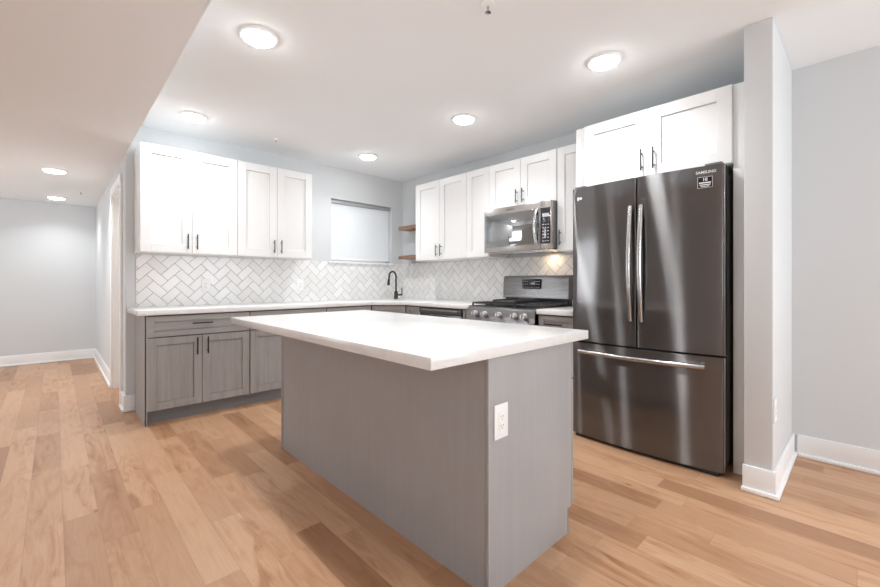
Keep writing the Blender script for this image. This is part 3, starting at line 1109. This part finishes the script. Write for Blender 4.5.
hb.cyl((XS - .036, -MF - .018, .06), 'y', .010, .018, 10).cyl((XS - .036, -MF - .018, .344), 'y', .010, .018, 10)
build('handle', hb, M['chrome'], d)
cpn = build('control_panel', B().box(XS + .001, MW / 2, -MF, -MF + .034, 0, MH, .004), M['steel'], t)
kp = build('keypad', B().box(XS + .004, MW / 2 - .013, -MF - .002, -MF + .004, .048, MH - .062, .001), M['glass_black'], cpn)
for r_ in range(6):
    for c_ in range(3):
        x, z = XS + .018 + c_ * .026, .068 + r_ * .029
        build('key', B().box(x, x + .014, -MF - .0026, -MF - .0018, z, z + .007), M['keys'], cpn)
build('display', B().box(XS + .018, XS + .085, -MF - .0026, -MF - .0018, .285, .315), M['keys'], cpn)
text_mesh('SAMSUNG', .02, M['fridge_side'], 'lettering', d, (-.06, -MF - .0012, MH - .03), bold=.0004)
build('lamp_lens', B().box(.13, .21, -.12, -.06, -.006, -.0035), M['plastic'], t)
ld = bpy.data.lights.new('cooktop_lamp', 'AREA')
ld.shape = 'RECTANGLE'
ld.size, ld.size_y = .07, .05
ld.energy = 0.45
ld.color = (1.0, .72, .45)
lo = bpy.data.objects.new('cooktop_lamp', ld)
COL.objects.link(lo)
lo.parent = t
lo.location = (.17, -.09, -.009)


# ------------------------------------------------------------------ ceiling lights
def downlight(x, y, z, label, power, group, lens='lens'):
    t = thing('ceiling_downlight', label, 'ceiling light', (x, y, z), 0, group)
    build('trim_ring', B().lathe([(.088, 0), (.106, 0), (.106, -.004), (.100, -.011), (.088, -.014), (.082, -.011), (.082, 0)], 48), M['plastic'], t)
    build('lens', B().lathe([(.084, -.004), (.0835, -.014), (.078, -.022), (.06, -.0275), (.03, -.030), (0, -.0305)], 40), M[lens], t)
    d = bpy.data.lights.new('downlight_lamp', 'AREA')
    d.shape = 'DISK'
    d.size = .15
    d.energy = power
    d.color = (.965, .985, 1.0)
    d.spread = math.radians(130)
    o_ = bpy.data.objects.new('downlight_lamp', d)
    COL.objects.link(o_)
    o_.parent = t
    o_.location = (0, 0, -.033)
    return t


GK = 'round ceiling downlights'
for x, y, lab in ((.85, 2.40, 'round downlight nearest the lowered ceiling edge, above the island'),
                  (.855, 3.93, 'round downlight in the ceiling over the long row of wall cabinets'),
                  (2.54, 3.84, 'small round downlight in front of the window wall corner'),
                  (2.555, 2.39, 'round downlight in front of the microwave cabinets'),
                  (2.535, 1.15, 'round downlight in front of the refrigerator cabinet'),
                  (.85, 1.15, 'round downlight above the near end of the island')):
    downlight(x, y, ZK, lab, LAMP_W, GK)
downlight(.0, 5.63, ZL, 'nearer downlight in the lowered hallway ceiling', LAMP_W * 1.7, GK, 'lens_soft')
downlight(.02, 7.45, ZL, 'downlight close to the hallway end wall', LAMP_W * 0.9, GK, 'lens_soft')


# ------------------------------------------------------------------ sprinklers and smoke detector
def sprinkler(x, y, z, label, k=1.0):
    t = thing('sprinkler_head', label, 'sprinkler', (x, y, z), 0, 'ceiling sprinkler heads')
    build('escutcheon', B().lathe([(0, 0), (.034 * k, 0), (.032 * k, -.006), (.018 * k, -.012), (0, -.012)], 24), M['plastic'], t)
    build('stem', B().cyl((0, 0, -.012 - .030 * k), 'z', .006, .001 + .030 * k, 12), M['handle_steel'], t)
    build('deflector', B().lathe([(0, -.011 - .030 * k), (.014 * k, -.011 - .030 * k), (.015 * k, -.014 - .030 * k), (0, -.016 - .030 * k)], 20), M['handle_steel'], t)


sprinkler(1.59, 1.32, ZK, 'chrome sprinkler head on the ceiling above the island')
sprinkler(1.58, 4.0, ZK, 'small sprinkler head on the ceiling near the window-side wall cabinets', .55)
sprinkler(.24, 6.75, ZL, 'sprinkler head on the lowered hallway ceiling', .7)
t = thing('smoke_detector', 'white round ceiling fitting at the far left end of the hallway', 'smoke detector', (-.62, 7.6, ZL))
build('body', B().lathe([(0, 0), (.075, 0), (.073, -.012), (.06, -.034), (.03, -.040), (0, -.041)], 32), M['plastic'], t)
build('vent_ring', B().lathe([(.064, -.018), (.074, -.016), (.074, -.021), (.064, -.025)], 32), M['blind_rail'], t)
